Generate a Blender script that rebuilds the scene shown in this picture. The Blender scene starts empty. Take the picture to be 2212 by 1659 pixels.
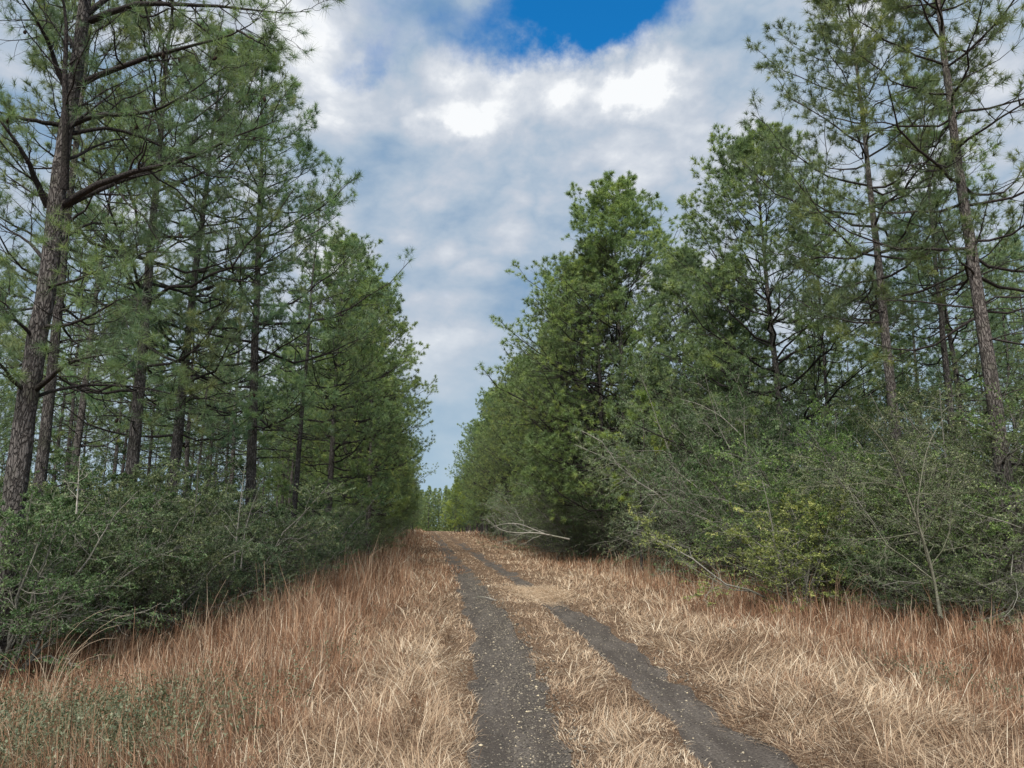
import bpy, math, random
import numpy as np
from mathutils import Vector, Euler
random.seed(7)
R = math.radians
scene = bpy.context.scene
col = scene.collection
PI = math.pi

# ------------------------------------------------------------------ camera, sky, sun, exposure
CAM_H = 1.6; PITCH = R(10.9)
cam_d = bpy.data.cameras.new('camera'); cam = bpy.data.objects.new('camera', cam_d); col.objects.link(cam)
cam_d.sensor_width = 36; cam_d.lens = 26; cam_d.clip_start = 0.05; cam_d.clip_end = 5000
cam.location = (0, 0, CAM_H); cam.rotation_euler = (PI/2 + PITCH, 0, 0)
scene.camera = cam
scene.view_settings.view_transform = 'Standard'
scene.view_settings.look = 'None'
scene.view_settings.exposure = 1.85
scene.view_settings.gamma = 1.0
scene.cycles.max_bounces = 6; scene.cycles.diffuse_bounces = 3; scene.cycles.transmission_bounces = 3
scene.cycles.transparent_max_bounces = 4; scene.cycles.glossy_bounces = 1
scene.cycles.caustics_reflective = False; scene.cycles.caustics_refractive = False

SUN_EL = R(52); SUN_AZ = R(192)          # compass style: 0 = +Y (ahead), clockwise; the sun stands behind, a little left
F = 2212*26/36.0
def ray(px, py):                          # a point of the 2212 px wide photograph as a world direction
    X = (px-1106)/F; U = (829.5-py)/F
    return (X, math.cos(PITCH)-U*math.sin(PITCH), math.sin(PITCH)+U*math.cos(PITCH))
def at(px, py, Y):
    x, y, z = ray(px, py); k = Y/y
    return (x*k, Y, CAM_H+z*k)
def azel(px, py):
    x, y, z = ray(px, py); l = math.sqrt(x*x+y*y+z*z)
    return math.atan2(x, y), math.asin(z/l)

world = bpy.data.worlds.new("World"); scene.world = world; world.use_nodes = True
nt = world.node_tree; nt.nodes.clear()
class G:                                  # tiny node-graph helper
    def __init__(s, nt): s.nt = nt
    def n(s, t, **k):
        x = s.nt.nodes.new(t)
        for a, b in k.items(): setattr(x, a, b)
        return x
    def put(s, sock, v):
        if isinstance(v, bpy.types.NodeSocket): s.nt.links.new(v, sock)
        else:
            if sock.type == 'RGBA' and len(v) == 3: v = (*v, 1)
            sock.default_value = v
    def m(s, op, a, b=0.0, c=None, clamp=False):
        x = s.n('ShaderNodeMath', operation=op); x.use_clamp = clamp
        s.put(x.inputs[0], a); s.put(x.inputs[1], b)
        if c is not None: s.put(x.inputs[2], c)
        return x.outputs[0]
    def mix(s, f, a, b, mode='MIX'):
        x = s.n('ShaderNodeMix', data_type='RGBA', blend_type=mode)
        s.put(x.inputs[0], f); s.put(x.inputs[6], a); s.put(x.inputs[7], b)
        return x.outputs[2]
    def smooth(s, v, lo, hi, a=0.0, b=1.0):
        x = s.n('ShaderNodeMapRange', interpolation_type='SMOOTHSTEP')
        s.put(x.inputs[0], v); s.put(x.inputs[1], lo); s.put(x.inputs[2], hi); s.put(x.inputs[3], a); s.put(x.inputs[4], b)
        return x.outputs[0]
    def noise(s, vec, scale, detail=2.0, rough=0.5, dist=0.0, color=False):
        x = s.n('ShaderNodeTexNoise'); s.put(x.inputs['Vector'], vec)
        x.inputs['Scale'].default_value = scale; x.inputs['Detail'].default_value = detail
        x.inputs['Roughness'].default_value = rough; x.inputs['Distortion'].default_value = dist
        return x.outputs['Color' if color else 'Fac']
    def ramp(s, f, stops):
        x = s.n('ShaderNodeValToRGB'); s.put(x.inputs[0], f)
        e = x.color_ramp.elements
        while len(e) < len(stops): e.new(0.5)
        for el, (p, c) in zip(e, stops): el.position = p; el.color = (*c, 1)
        return x.outputs[0]
g = G(nt)
sky = g.n('ShaderNodeTexSky', sky_type='NISHITA'); sky.sun_disc = False
sky.sun_elevation = SUN_EL; sky.sun_rotation = SUN_AZ; sky.air_density = 1.0; sky.dust_density = 0.3; sky.ozone_density = 2.5
tc = g.n('ShaderNodeTexCoord')
sep = g.n('ShaderNodeSeparateXYZ'); nt.links.new(tc.outputs['Generated'], sep.inputs[0])
dx, dy, dz = sep.outputs
zz = g.m('ADD', g.m('MAXIMUM', dz, 0.0), 0.16)
comb = g.n('ShaderNodeCombineXYZ')
g.put(comb.inputs[0], g.m('DIVIDE', dx, zz)); g.put(comb.inputs[1], g.m('DIVIDE', dy, zz))
cp = comb.outputs[0]
smp = g.n('ShaderNodeMapping'); smp.inputs['Scale'].default_value = (1, 1, 1.7); smp.inputs['Rotation'].default_value = (0, R(-14), 0); nt.links.new(tc.outputs['Generated'], smp.inputs[0])
warp = g.noise(smp.outputs[0], 2.2, 4, 0.5, 0.0, color=True)
vm = g.n('ShaderNodeVectorMath', operation='MULTIPLY_ADD'); g.put(vm.inputs[0], warp); vm.inputs[1].default_value = (0.10,)*3; g.put(vm.inputs[2], smp.outputs[0])
big = g.noise(vm.outputs[0], 2.2, 3, 0.5)
fine = g.noise(vm.outputs[0], 5.5, 12, 0.55, 0.0)
az = g.m('ARCTAN2', dx, dy); el = g.m('ARCSINE', dz)
w2 = g.n('ShaderNodeSeparateColor'); nt.links.new(g.noise(tc.outputs['Generated'], 7.0, 8, 0.62, 0.0, color=True), w2.inputs[0])
azw = g.m('MULTIPLY_ADD', g.m('SUBTRACT', w2.outputs[0], 0.5), 0.22, az)
elw = g.m('MULTIPLY_ADD', g.m('SUBTRACT', w2.outputs[1], 0.5), 0.15, el)
def blob(px, py, rx, ry, warped=True):    # soft ellipse fixed in the sky at an azimuth and elevation
    a, e = azel(px, py)
    u = g.m('DIVIDE', g.m('SUBTRACT', azw if warped else az, a), rx/F)
    v = g.m('DIVIDE', g.m('SUBTRACT', elw if warped else el, e), ry/F)
    q = g.m('ADD', g.m('MULTIPLY', u, u), g.m('MULTIPLY', v, v))
    return g.m('EXPONENT', g.m('MULTIPLY', q, -1.0))
def total(*b):
    r = b[0]
    for x in b[1:]: r = g.m('ADD', r, x)
    return r
hole = total(blob(1225, 34, 330, 76), g.m('MULTIPLY', blob(795, 120, 85, 42), 0.36))
hole = g.m('ADD', hole, g.m('MULTIPLY', g.m('SUBTRACT', fine, 0.5), 1.3))
hole = g.smooth(hole, 0.20, 0.78)
bright = total(g.m('MULTIPLY', blob(1250, 160, 190, 40), 0.7), blob(1150, 180, 300, 75), blob(980, 260, 170, 45), blob(1400, 190, 120, 50), g.m('MULTIPLY', blob(1500, 330, 260, 60), 0.45), g.m('MULTIPLY', blob(720, 180, 110, 70), 0.5),
               g.m('MULTIPLY', blob(1010, 750, 130, 30), 0.35))
dark = total(g.m('MULTIPLY', blob(930, 30, 120, 60), 0.6), g.m('MULTIPLY', blob(960, 620, 200, 65), 0.9), g.m('MULTIPLY', blob(860, 30, 190, 70), 0.65), g.m('MULTIPLY', blob(1300, 400, 200, 80), 0.25),
             g.m('MULTIPLY', blob(1080, 190, 55, 30), 0.6), g.m('MULTIPLY', blob(1650, 110, 170, 120), 0.25))
n2 = g.noise(vm.outputs[0], 8.0, 12, 0.52)
bill = g.m('ABSOLUTE', g.m('SUBTRACT', n2, 0.5))
bill = g.m('MULTIPLY', g.m('SUBTRACT', bill, 0.07), g.m('MULTIPLY', g.smooth(el, 0.05, 0.45), 1.9))
val = g.m('ADD', g.m('ADD', bill, g.m('MULTIPLY', g.m('SUBTRACT', fine, 0.5), 1.8)), g.m('MULTIPLY', g.m('SUBTRACT', big, 0.5), 0.7))
val = g.m('ADD', val, 0.50)
val = g.m('ADD', val, g.m('MULTIPLY', bright, 0.38))
val = g.m('SUBTRACT', val, g.m('MULTIPLY', dark, 0.32))
cloud = g.ramp(val, [(0.0, (0.115, 0.185, 0.275)), (0.2, (0.16, 0.22, 0.295)), (0.42, (0.215, 0.265, 0.325)), (0.62, (0.275, 0.305, 0.35)), (0.84, (0.36, 0.38, 0.41)), (1.0, (0.48, 0.49, 0.50))])
low = g.smooth(el, 0.02, 0.33, 1.0, 0.0)  # thinner, bluer cloud towards the horizon
cloud = g.mix(g.m('MULTIPLY', low, 0.55), cloud, (0.205, 0.29, 0.35))
skyc = g.mix(1.0, sky.outputs[0], (0.006, 0.062, 0.095), 'MULTIPLY')
final = g.mix(hole, cloud, skyc)
bg = g.n('ShaderNodeBackground'); g.put(bg.inputs[0], final); bg.inputs[1].default_value = 0.55
wo = g.n('ShaderNodeOutputWorld'); nt.links.new(bg.outputs[0], wo.inputs[0])

sun_d = bpy.data.lights.new('sun', 'SUN'); sun = bpy.data.objects.new('sun', sun_d); col.objects.link(sun)
sun_d.energy = 1.6; sun_d.angle = R(24); sun_d.color = (1.0, 0.94, 0.84)
sd = Vector((math.sin(SUN_AZ)*math.cos(SUN_EL), math.cos(SUN_AZ)*math.cos(SUN_EL), math.sin(SUN_EL)))
sun.rotation_euler = sd.to_track_quat('Z', 'Y').to_euler()

# ------------------------------------------------------------------ helpers
def norm(v): return v/np.maximum(np.linalg.norm(v, axis=-1, keepdims=True), 1e-9)
UP = np.array([0, 0, 1.0])

class Geo:                                # collects vertices, triangles or quads and a per-vertex tint
    def __init__(s): s.v = []; s.f = []; s.t = []; s.n = 0
    def add(s, v, f, t=None):
        v = v.reshape(-1, 3); s.v.append(v); s.f.append(f+s.n); s.n += len(v)
        s.t.append(np.zeros(len(v)) if t is None else np.broadcast_to(t, (len(v),)))
    def mesh(s, name, mat, smooth=False):
        me = bpy.data.meshes.new(name)
        v = np.concatenate(s.v).astype(np.float32)
        me.vertices.add(len(v)); me.vertices.foreach_set('co', v.ravel())
        counts = np.concatenate([np.full(len(f), f.shape[1], np.int32) for f in s.f])
        loops = np.concatenate([f.ravel() for f in s.f]).astype(np.int32)
        me.loops.add(len(loops)); me.loops.foreach_set('vertex_index', loops)
        me.polygons.add(len(counts))
        me.polygons.foreach_set('loop_start', np.concatenate([[0], np.cumsum(counts)[:-1]]).astype(np.int32))
        me.polygons.foreach_set('loop_total', counts)
        if smooth: me.polygons.foreach_set('use_smooth', np.ones(len(counts), bool))
        a = me.attributes.new('tint', 'FLOAT', 'POINT'); a.data.foreach_set('value', np.concatenate(s.t).astype(np.float32))
        me.update(calc_edges=True)
        me.materials.append(mat)
        return me

def tubes(geo, P, Rd, k=4, tint=0.0):     # P (m,n,3), Rd (m,n)
    m, n = P.shape[:2]
    if m == 0: return
    T = np.empty_like(P); T[:, 1:-1] = P[:, 2:]-P[:, :-2]; T[:, 0] = P[:, 1]-P[:, 0]; T[:, -1] = P[:, -1]-P[:, -2]
    T = norm(T); mean = norm(P[:, -1]-P[:, 0])
    ref = np.where(np.abs(mean[:, 2:3]) < 0.8, UP, np.array([1.0, 0, 0]))
    ref = ref[:, None, :]
    U = norm(ref-(ref*T).sum(-1, keepdims=True)*T); V = np.cross(T, U)
    a = np.arange(k)*2*PI/k
    ring = P[:, :, None, :]+Rd[:, :, None, None]*(np.cos(a)[None, None, :, None]*U[:, :, None, :]+np.sin(a)[None, None, :, None]*V[:, :, None, :])
    base = (np.arange(m)*n*k)[:, None, None]+(np.arange(n-1)*k)[None, :, None]
    i = np.arange(k)[None, None, :]; j = (i+1) % k
    f = np.stack([base+i, base+j, base+k+j, base+k+i], -1).reshape(-1, 4)
    geo.add(ring, f, tint)

def spawn(rng, P, Rd, k, t0, t1, la, lb, ang, up, n, wig=0.06, flat=0.35, rmin=0.002, rk=0.55, minlen=0.05):
    m, n0 = P.shape[:2]
    t = np.sort(t0+(t1-t0)*(np.arange(k)[None, :]+rng.uniform(0, 1, (m, k)))/k, axis=1)
    x = np.minimum(t*(n0-1), n0-1.001); i0 = x.astype(int); f = (x-i0)[..., None]
    r = np.arange(m)[:, None]
    A = P[r, i0]; B = P[r, i0+1]
    base = (A*(1-f)+B*f).reshape(-1, 3); tan = norm(B-A).reshape(-1, 3)
    rad = (Rd[r, i0]*(1-f[..., 0])+Rd[r, i0+1]*f[..., 0]).reshape(-1)
    L0 = np.linalg.norm(np.diff(P, axis=1), axis=-1).sum(1)
    L = (L0[:, None]*(la*(1-t)+lb)*rng.uniform(0.7, 1.25, (m, k))).reshape(-1)
    side = np.cross(tan, UP); bad = np.linalg.norm(side, axis=1) < 0.2
    rs = norm(rng.normal(size=side.shape)); side[bad] = np.cross(tan[bad], rs[bad]); side = norm(side)
    upv = np.cross(side, tan)
    sg = np.where((np.arange(k)[None, :]+rng.integers(0, 2, (m, 1))) % 2 == 0, 1.0, -1.0).reshape(-1)
    ph = rng.normal(0, flat, len(L)); a = ang*rng.uniform(0.75, 1.25, len(L))
    vert = np.abs(tan[:, 2]) > 0.85
    ph = np.where(vert, rng.uniform(-PI, PI, len(L)), ph)
    d = np.cos(a)[:, None]*tan+np.sin(a)[:, None]*(sg[:, None]*side*np.cos(ph)[:, None]+upv*np.sin(ph)[:, None])
    s = np.linspace(0, 1, n)
    Q = base[:, None]+d[:, None]*(L[:, None]*s)[..., None]+UP*(up*L[:, None]*s**2)[..., None]
    w = np.cumsum(rng.normal(0, wig, (len(L), n, 3)), axis=1)*L[:, None, None]; w[:, 0] = 0
    Q = Q+w
    rb = np.maximum(rad*rk, rmin); Rq = rb[:, None]*(1-0.7*s)+0*L[:, None]
    Rq = np.maximum(Rq, rmin*0.5)
    keep = L > minlen
    return Q[keep], Rq[keep]

def tips(P): return P[:, -1], norm(P[:, -1]-P[:, -2])
def mids(P, t):
    n = P.shape[1]; x = t*(n-1); i = int(min(x, n-2)); f = x-i
    return P[:, i]*(1-f)+P[:, i+1]*f, norm(P[:, i+1]-P[:, i])

def tufts(geo, rng, pos, d, per, length, width, spread=0.75, shoot=0.08, lift=0.35):
    m = len(pos)
    if m == 0: return
    d = norm(d+UP*lift)
    v = norm(d[:, None]*rng.uniform(0.15, 1.15, (m, per, 1))+norm(rng.normal(size=(m, per, 3)))*spread)
    L = length*rng.uniform(0.7, 1.15, (m, per, 1))*rng.uniform(0.8, 1.15, (m, 1, 1))
    b = pos[:, None]-d[:, None]*rng.uniform(0, shoot, (m, per, 1))
    sd = norm(np.cross(v, rng.normal(size=(m, per, 3))))*width*0.5
    droop = np.zeros_like(v); droop[..., 2] = -0.12*L[..., 0]
    V = np.stack([b-sd, b+sd, b+v*L+droop], axis=2)
    f = np.arange(m*per*3).reshape(-1, 3)
    sp_ = vnoise(pos[:, 0]+0.6*pos[:, 2], pos[:, 1]-1.3*pos[:, 2], 0.9, 91)
    t = np.repeat(np.clip(0.15+0.6*sp_+rng.normal(0, 0.12, m), 0, 1), per)+rng.normal(0, 0.07, m*per)
    geo.add(V, f, np.repeat(np.clip(t, 0, 1), 3))

def leaves(geo, rng, P, per, length, width, t0=0.15):
    m, n = P.shape[:2]
    t = rng.uniform(t0, 1, (m, per)); x = np.minimum(t*(n-1), n-1.001); i = x.astype(int); f = (x-i)[..., None]
    r = np.arange(m)[:, None]
    b = (P[r, i]*(1-f)+P[r, i+1]*f).reshape(-1, 3)
    tan = norm(P[r, i+1]-P[r, i]).reshape(-1, 3)
    k = len(b)
    d = norm(tan*0.5+rng.normal(size=(k, 3))*0.75)
    nrm = norm(UP*1.0+rng.normal(size=(k, 3))*0.65)
    s = norm(np.cross(d, nrm)); L = (length*rng.uniform(0.6, 1.2, (k, 1))); W = width*rng.uniform(0.7, 1.2, (k, 1))*0.5
    V = np.stack([b, b+d*L*0.5+s*W, b+d*L, b+d*L*0.5-s*W], axis=1)
    tt = np.clip(np.repeat(rng.normal(0.5, 0.2, m), per)+rng.normal(0, 0.13, k), 0, 1)
    geo.add(V, np.arange(k*4).reshape(-1, 4), np.repeat(tt, 4))

def tag(o, label=None, cat=None, group=None, kind=None):
    if label: o['label'] = label
    if cat: o['category'] = cat
    if group: o['group'] = group
    if kind: o['kind'] = kind
    return o
def link(name, me, parent=None):
    o = bpy.data.objects.new(name, me); col.objects.link(o)
    if parent: o.parent = parent
    return o
def empty(name, loc, rz=0.0):
    o = bpy.data.objects.new(name, None); col.objects.link(o); o.location = loc; o.rotation_euler = (0, 0, rz)
    o.empty_display_size = 0.3
    return o

# ------------------------------------------------------------------ materials
def new_mat(name):
    m = bpy.data.materials.new(name); m.use_nodes = True
    m.node_tree.nodes.clear(); gg = G(m.node_tree)
    out = gg.n('ShaderNodeOutputMaterial')
    return m, gg, out
def foliage_mat(name, stops, trans=0.3, rough=0.5, spec=0.3):
    m, q, out = new_mat(name)
    at_ = q.n('ShaderNodeAttribute', attribute_name='tint')
    c = q.ramp(at_.outputs['Fac'], stops)
    oi = q.n('ShaderNodeObjectInfo')
    hs = q.n('ShaderNodeHueSaturation')
    q.put(hs.inputs['Hue'], q.m('MULTIPLY_ADD', oi.outputs['Random'], 0.03, 0.485))
    q.put(hs.inputs['Value'], q.m('MULTIPLY_ADD', oi.outputs['Random'], 0.3, 0.85)); q.put(hs.inputs['Color'], c)
    c = q.mix(1.0, hs.outputs[0], oi.outputs['Color'], 'MULTIPLY')
    b = q.n('ShaderNodeBsdfPrincipled'); q.put(b.inputs['Base Color'], c)
    b.inputs['Roughness'].default_value = rough; b.inputs['Specular IOR Level'].default_value = spec
    t = q.n('ShaderNodeBsdfTranslucent'); q.put(t.inputs[0], q.mix(1.0, c, (1.25, 1.25, 0.8), 'MULTIPLY'))
    mx = q.n('ShaderNodeMixShader'); mx.inputs[0].default_value = trans
    q.nt.links.new(b.outputs[0], mx.inputs[1]); q.nt.links.new(t.outputs[0], mx.inputs[2]); q.nt.links.new(mx.outputs[0], out.inputs[0])
    return m
def bark_mat(name, c1, c2, c3, sc=1.0, bump=0.6):
    m, q, out = new_mat(name)
    tcn = q.n('ShaderNodeTexCoord'); mp = q.n('ShaderNodeMapping'); mp.inputs['Scale'].default_value = (sc, sc, sc*0.28)
    q.nt.links.new(tcn.outputs['Object'], mp.inputs[0])
    vo = q.n('ShaderNodeTexVoronoi', feature='DISTANCE_TO_EDGE'); vo.inputs['Scale'].default_value = 17
    wv = q.n('ShaderNodeVectorMath', operation='MULTIPLY_ADD'); q.put(wv.inputs[0], q.noise(mp.outputs[0], 9, 3, color=True)); wv.inputs[1].default_value = (0.16,)*3; q.put(wv.inputs[2], mp.outputs[0])
    q.put(vo.inputs['Vector'], wv.outputs[0])
    crack = q.smooth(q.m('ADD', vo.outputs['Distance'], q.m('MULTIPLY', q.m('SUBTRACT', q.noise(mp.outputs[0], 22, 4, 0.6), 0.5), 0.35)), -0.02, 0.22)
    nf = q.noise(mp.outputs[0], 30, 6, 0.65)
    nb = q.noise(tcn.outputs['Object'], 2.3, 4, 0.6)
    c = q.mix(q.smooth(nf, 0.3, 0.75), c2, c3)
    c = q.mix(q.smooth(nb, 0.45, 0.7), c, (c2[0]*0.8, c2[1]*0.9, c2[2]*0.75))
    c = q.mix(crack, c1, c)
    oi = q.n('ShaderNodeObjectInfo'); c = q.mix(1.0, c, oi.outputs['Color'], 'MULTIPLY')
    b = q.n('ShaderNodeBsdfPrincipled'); q.put(b.inputs['Base Color'], c); b.inputs['Roughness'].default_value = 0.9; b.inputs['Specular IOR Level'].default_value = 0.15
    bp = q.n('ShaderNodeBump'); bp.inputs['Strength'].default_value = bump; bp.inputs['Distance'].default_value = 0.03
    q.put(bp.inputs['Height'], q.m('ADD', q.m('MULTIPLY', crack, 1.0), q.m('MULTIPLY', nf, 0.5)))
    q.nt.links.new(bp.outputs[0], b.inputs['Normal']); q.nt.links.new(b.outputs[0], out.inputs[0])
    return m
def tint_mat(name, stops, rough=0.85, trans=0.0, spec=0.2):
    m, q, out = new_mat(name)
    at_ = q.n('ShaderNodeAttribute', attribute_name='tint')
    c = q.ramp(at_.outputs['Fac'], stops)
    b = q.n('ShaderNodeBsdfPrincipled'); q.put(b.inputs['Base Color'], c); b.inputs['Roughness'].default_value = rough; b.inputs['Specular IOR Level'].default_value = spec
    if trans:
        t = q.n('ShaderNodeBsdfTranslucent'); q.put(t.inputs[0], c)
        mx = q.n('ShaderNodeMixShader'); mx.inputs[0].default_value = trans
        q.nt.links.new(b.outputs[0], mx.inputs[1]); q.nt.links.new(t.outputs[0], mx.inputs[2]); q.nt.links.new(mx.outputs[0], out.inputs[0])
    else: q.nt.links.new(b.outputs[0], out.inputs[0])
    return m

M_needle = foliage_mat('pine_needles', [(0.0, (0.10, 0.15, 0.10)), (0.4, (0.17, 0.245, 0.145)), (0.7, (0.25, 0.32, 0.155)), (1.0, (0.36, 0.42, 0.18))], 0.40, 0.45, 0.35)
M_leaf = foliage_mat('shrub_leaves', [(0.0, (0.07, 0.10, 0.06)), (0.45, (0.135, 0.19, 0.105)), (0.75, (0.22, 0.28, 0.15)), (1.0, (0.36, 0.40, 0.25))], 0.32, 0.5, 0.2)
M_bark = bark_mat('pine_bark', (0.042, 0.037, 0.036), (0.105, 0.094, 0.091), (0.215, 0.20, 0.193), 1.5, 0.8)
M_limb = bark_mat('limb_bark', (0.018, 0.016, 0.016), (0.042, 0.036, 0.036), (0.09, 0.079, 0.077), 2.5, 0.5)
M_twig = bark_mat('grey_twig_bark', (0.12, 0.115, 0.10), (0.24, 0.23, 0.20), (0.38, 0.37, 0.33), 3.0, 0.2)
M_pale = bark_mat('pale_bare_wood', (0.2, 0.19, 0.17), (0.38, 0.36, 0.32), (0.5, 0.48, 0.44), 3.0, 0.3)
M_cone = bark_mat('cone_scales', (0.012, 0.009, 0.007), (0.045, 0.03, 0.022), (0.08, 0.055, 0.042), 6.0, 0.5)
M_straw = tint_mat('pale_straw', [(0.0, (0.09, 0.053, 0.034)), (0.25, (0.22, 0.14, 0.09)), (0.55, (0.44, 0.32, 0.215)), (0.82, (0.60, 0.48, 0.35)), (1.0, (0.74, 0.65, 0.51))], 0.7, 0.2)
M_sedge = tint_mat('russet_grass', [(0.0, (0.055, 0.03, 0.02)), (0.33, (0.17, 0.09, 0.055)), (0.62, (0.33, 0.19, 0.115)), (0.85, (0.46, 0.32, 0.215)), (1.0, (0.66, 0.56, 0.43))], 0.7, 0.2)
M_stone = tint_mat('pebbles', [(0.0, (0.05, 0.047, 0.043)), (0.5, (0.14, 0.125, 0.105)), (0.85, (0.3, 0.26, 0.2)), (1.0, (0.55, 0.47, 0.33))], 0.75)

# ------------------------------------------------------------------ the lie of the land
RY = np.array([-300, 0, 5.4, 8.8, 11.2, 14.8, 23.8, 42.5, 75, 115, 300, 3000.]); RX = np.array([3, 1.0, .86, .72, .58, .28, -.62, -2.75, -6.6, -11.2, -31.0, -320.])
RYF = np.arange(-300, 3000, 1.0); RXF = np.convolve(np.pad(np.interp(RYF, RY, RX), 4, mode='edge'), np.ones(9)/9, 'valid')
def xroad(y): return np.interp(y, RYF, RXF)
def lat(x, y): return (x-xroad(y))/1.005
def vnoise(x, y, s, seed):                # smooth value noise
    x = x/s; y = y/s; xi = np.floor(x).astype(np.int64); yi = np.floor(y).astype(np.int64); fx = x-xi; fy = y-yi
    fx = fx*fx*(3-2*fx); fy = fy*fy*(3-2*fy)
    def h(a, b):
        n = np.sin(a*127.1+b*311.7+seed*74.7)*43758.5453
        return n-np.floor(n)
    return (h(xi, yi)*(1-fx)+h(xi+1, yi)*fx)*(1-fy)+(h(xi, yi+1)*(1-fx)+h(xi+1, yi+1)*fx)*fy
RUT = 0.79
def rutw(x, y, side):
    w = 0.29+0.16*(vnoise(x*0+side*9, y, 1.7, 3)-0.5)+0.16*(vnoise(x*0+side*9, y, 0.45, 5)-0.5)
    if side < 0: w = w+0.07
    return w
def rutc(y, side): return side*RUT+0.10*(vnoise(y*0+side, y, 4.0, 8)-0.5)
def zg(x, y):
    x = np.asarray(x, float); y = np.asarray(y, float)
    l = lat(x, y)
    rise = 0.6*np.clip((y-20)/110.0, 0, 1)**2*(3-2*np.clip((y-20)/110.0, 0, 1))
    fall = -0.9*np.clip((y-135)/160.0, 0, 1)**1.5
    a = np.clip((np.abs(l)-2.2)/4.0, 0, 1); bank = -0.32*a*a*(3-2*a)
    z = rise+fall+bank+0.10*(vnoise(x, y, 3.0, 1)-0.5)*np.clip(np.abs(l)-1.5, 0, 1)+0.03*(vnoise(x, y, 0.6, 2)-0.5)
    for s in (-1, 1):
        d = np.abs(l-rutc(y, s)); z = z-0.07*np.exp(-(d/0.34)**4)
    return z

# ground: one sheet, fine near the camera and reaching past the horizon
def ticks(a, b, fine, lo, hi, grow=1.13):
    t = list(np.arange(lo, hi+1e-6, fine)); s = fine; v = hi
    while v < b: s *= grow; v += s; t.append(v)
    s = fine; v = lo
    while v > a: s *= grow; v -= s; t.insert(0, v)
    return np.array(t)
gx = ticks(-1500, 1500, 0.12, -6.5, 7.0); gy = ticks(-300, 3000, 0.12, 3.5, 16, 1.05)
X, Y = np.meshgrid(gx, gy); Z = zg(X, Y)
def grid_faces(ny, nx):
    i = (np.arange(ny-1)[:, None]*nx+np.arange(nx-1)[None, :]).ravel()
    return np.stack([i, i+1, i+nx+1, i+nx], -1)
gm = Geo(); gm.add(np.stack([X, Y, Z], -1), grid_faces(len(gy), len(gx)))
M_ground, q, out = new_mat('litter_ground')
tcn = q.n('ShaderNodeTexCoord'); P = tcn.outputs['Object']
mp = q.n('ShaderNodeMapping'); mp.inputs['Scale'].default_value = (1, 0.45, 1); q.nt.links.new(P, mp.inputs[0])
n1 = q.noise(P, 0.6, 5, 0.6); n2 = q.noise(mp.outputs[0], 60, 6, 0.7); n3 = q.noise(P, 9, 4, 0.6)
c = q.mix(q.smooth(n1, 0.4, 0.62), (0.21, 0.152, 0.103), (0.27, 0.20, 0.14))
c = q.mix(q.smooth(n2, 0.42, 0.64), (0.085, 0.05, 0.032), c)
c = q.mix(q.smooth(n3, 0.55, 0.7), c, (0.16, 0.095, 0.055))
b = q.n('ShaderNodeBsdfPrincipled'); q.put(b.inputs['Base Color'], c); b.inputs['Roughness'].default_value = 0.95; b.inputs['Specular IOR Level'].default_value = 0.1
bp = q.n('ShaderNodeBump'); bp.inputs['Strength'].default_value = 0.8; bp.inputs['Distance'].default_value = 0.04; q.put(bp.inputs['Height'], n2)
q.nt.links.new(bp.outputs[0], b.inputs['Normal']); q.nt.links.new(b.outputs[0], out.inputs[0])
tag(link('ground', gm.mesh('ground', M_ground, True)), kind='structure')

# the two bare wheel ruts of the track
M_dirt, q, out = new_mat('gravelly_dirt')
tcn = q.n('ShaderNodeTexCoord'); P = tcn.outputs['Object']
mp = q.n('ShaderNodeMapping'); mp.inputs['Scale'].default_value = (1, 0.18, 1); mp.inputs['Rotation'].default_value = (0, 0, -0.1); q.nt.links.new(P, mp.inputs[0])
n1 = q.noise(mp.outputs[0], 5, 5, 0.6); n2 = q.noise(P, 45, 5, 0.7); vo = q.n('ShaderNodeTexVoronoi'); vo.inputs['Scale'].default_value = 42; q.nt.links.new(P, vo.inputs['Vector'])
vs = q.n('ShaderNodeSeparateColor'); q.nt.links.new(vo.outputs['Color'], vs.inputs[0])
c = q.mix(q.smooth(n1, 0.35, 0.68), (0.07, 0.06, 0.051), (0.175, 0.154, 0.133))
c = q.mix(q.smooth(n2, 0.35, 0.7), (0.06, 0.051, 0.046), c)
st = q.m('MULTIPLY', q.smooth(vs.outputs[0], 0.88, 0.98), q.smooth(vo.outputs['Distance'], 0.42, 0.2))
c = q.mix(st, c, (0.27, 0.245, 0.215))
b = q.n('ShaderNodeBsdfPrincipled'); q.put(b.inputs['Base Color'], c); b.inputs['Roughness'].default_value = 0.9; b.inputs['Specular IOR Level'].default_value = 0.2
bp = q.n('ShaderNodeBump'); bp.inputs['Strength'].default_value = 0.7; bp.inputs['Distance'].default_value = 0.02
q.put(bp.inputs['Height'], q.m('ADD', n2, q.m('MULTIPLY', vo.outputs['Distance'], -0.8)))
q.nt.links.new(bp.outputs[0], b.inputs['Normal']); q.nt.links.new(b.outputs[0], out.inputs[0])
dm = Geo(); ys = ticks(1.0, 290, 0.1, 3.5, 20, 1.03)
for s in (-1, 1):
    u = np.linspace(-1, 1, 15)
    yy = np.repeat(ys[:, None], len(u), 1)
    l = rutc(yy, s)+u[None, :]*(rutw(yy, yy, s)+0.10)
    xx = xroad(yy)+l*1.005
    edge = -0.03*np.abs(u[None, :])**6
    dm.add(np.stack([xx, yy, zg(xx, yy)+0.006+edge], -1), grid_faces(len(ys), len(u)))
tag(link('dirt_track', dm.mesh('dirt_track', M_dirt, True)), kind='structure')

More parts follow.
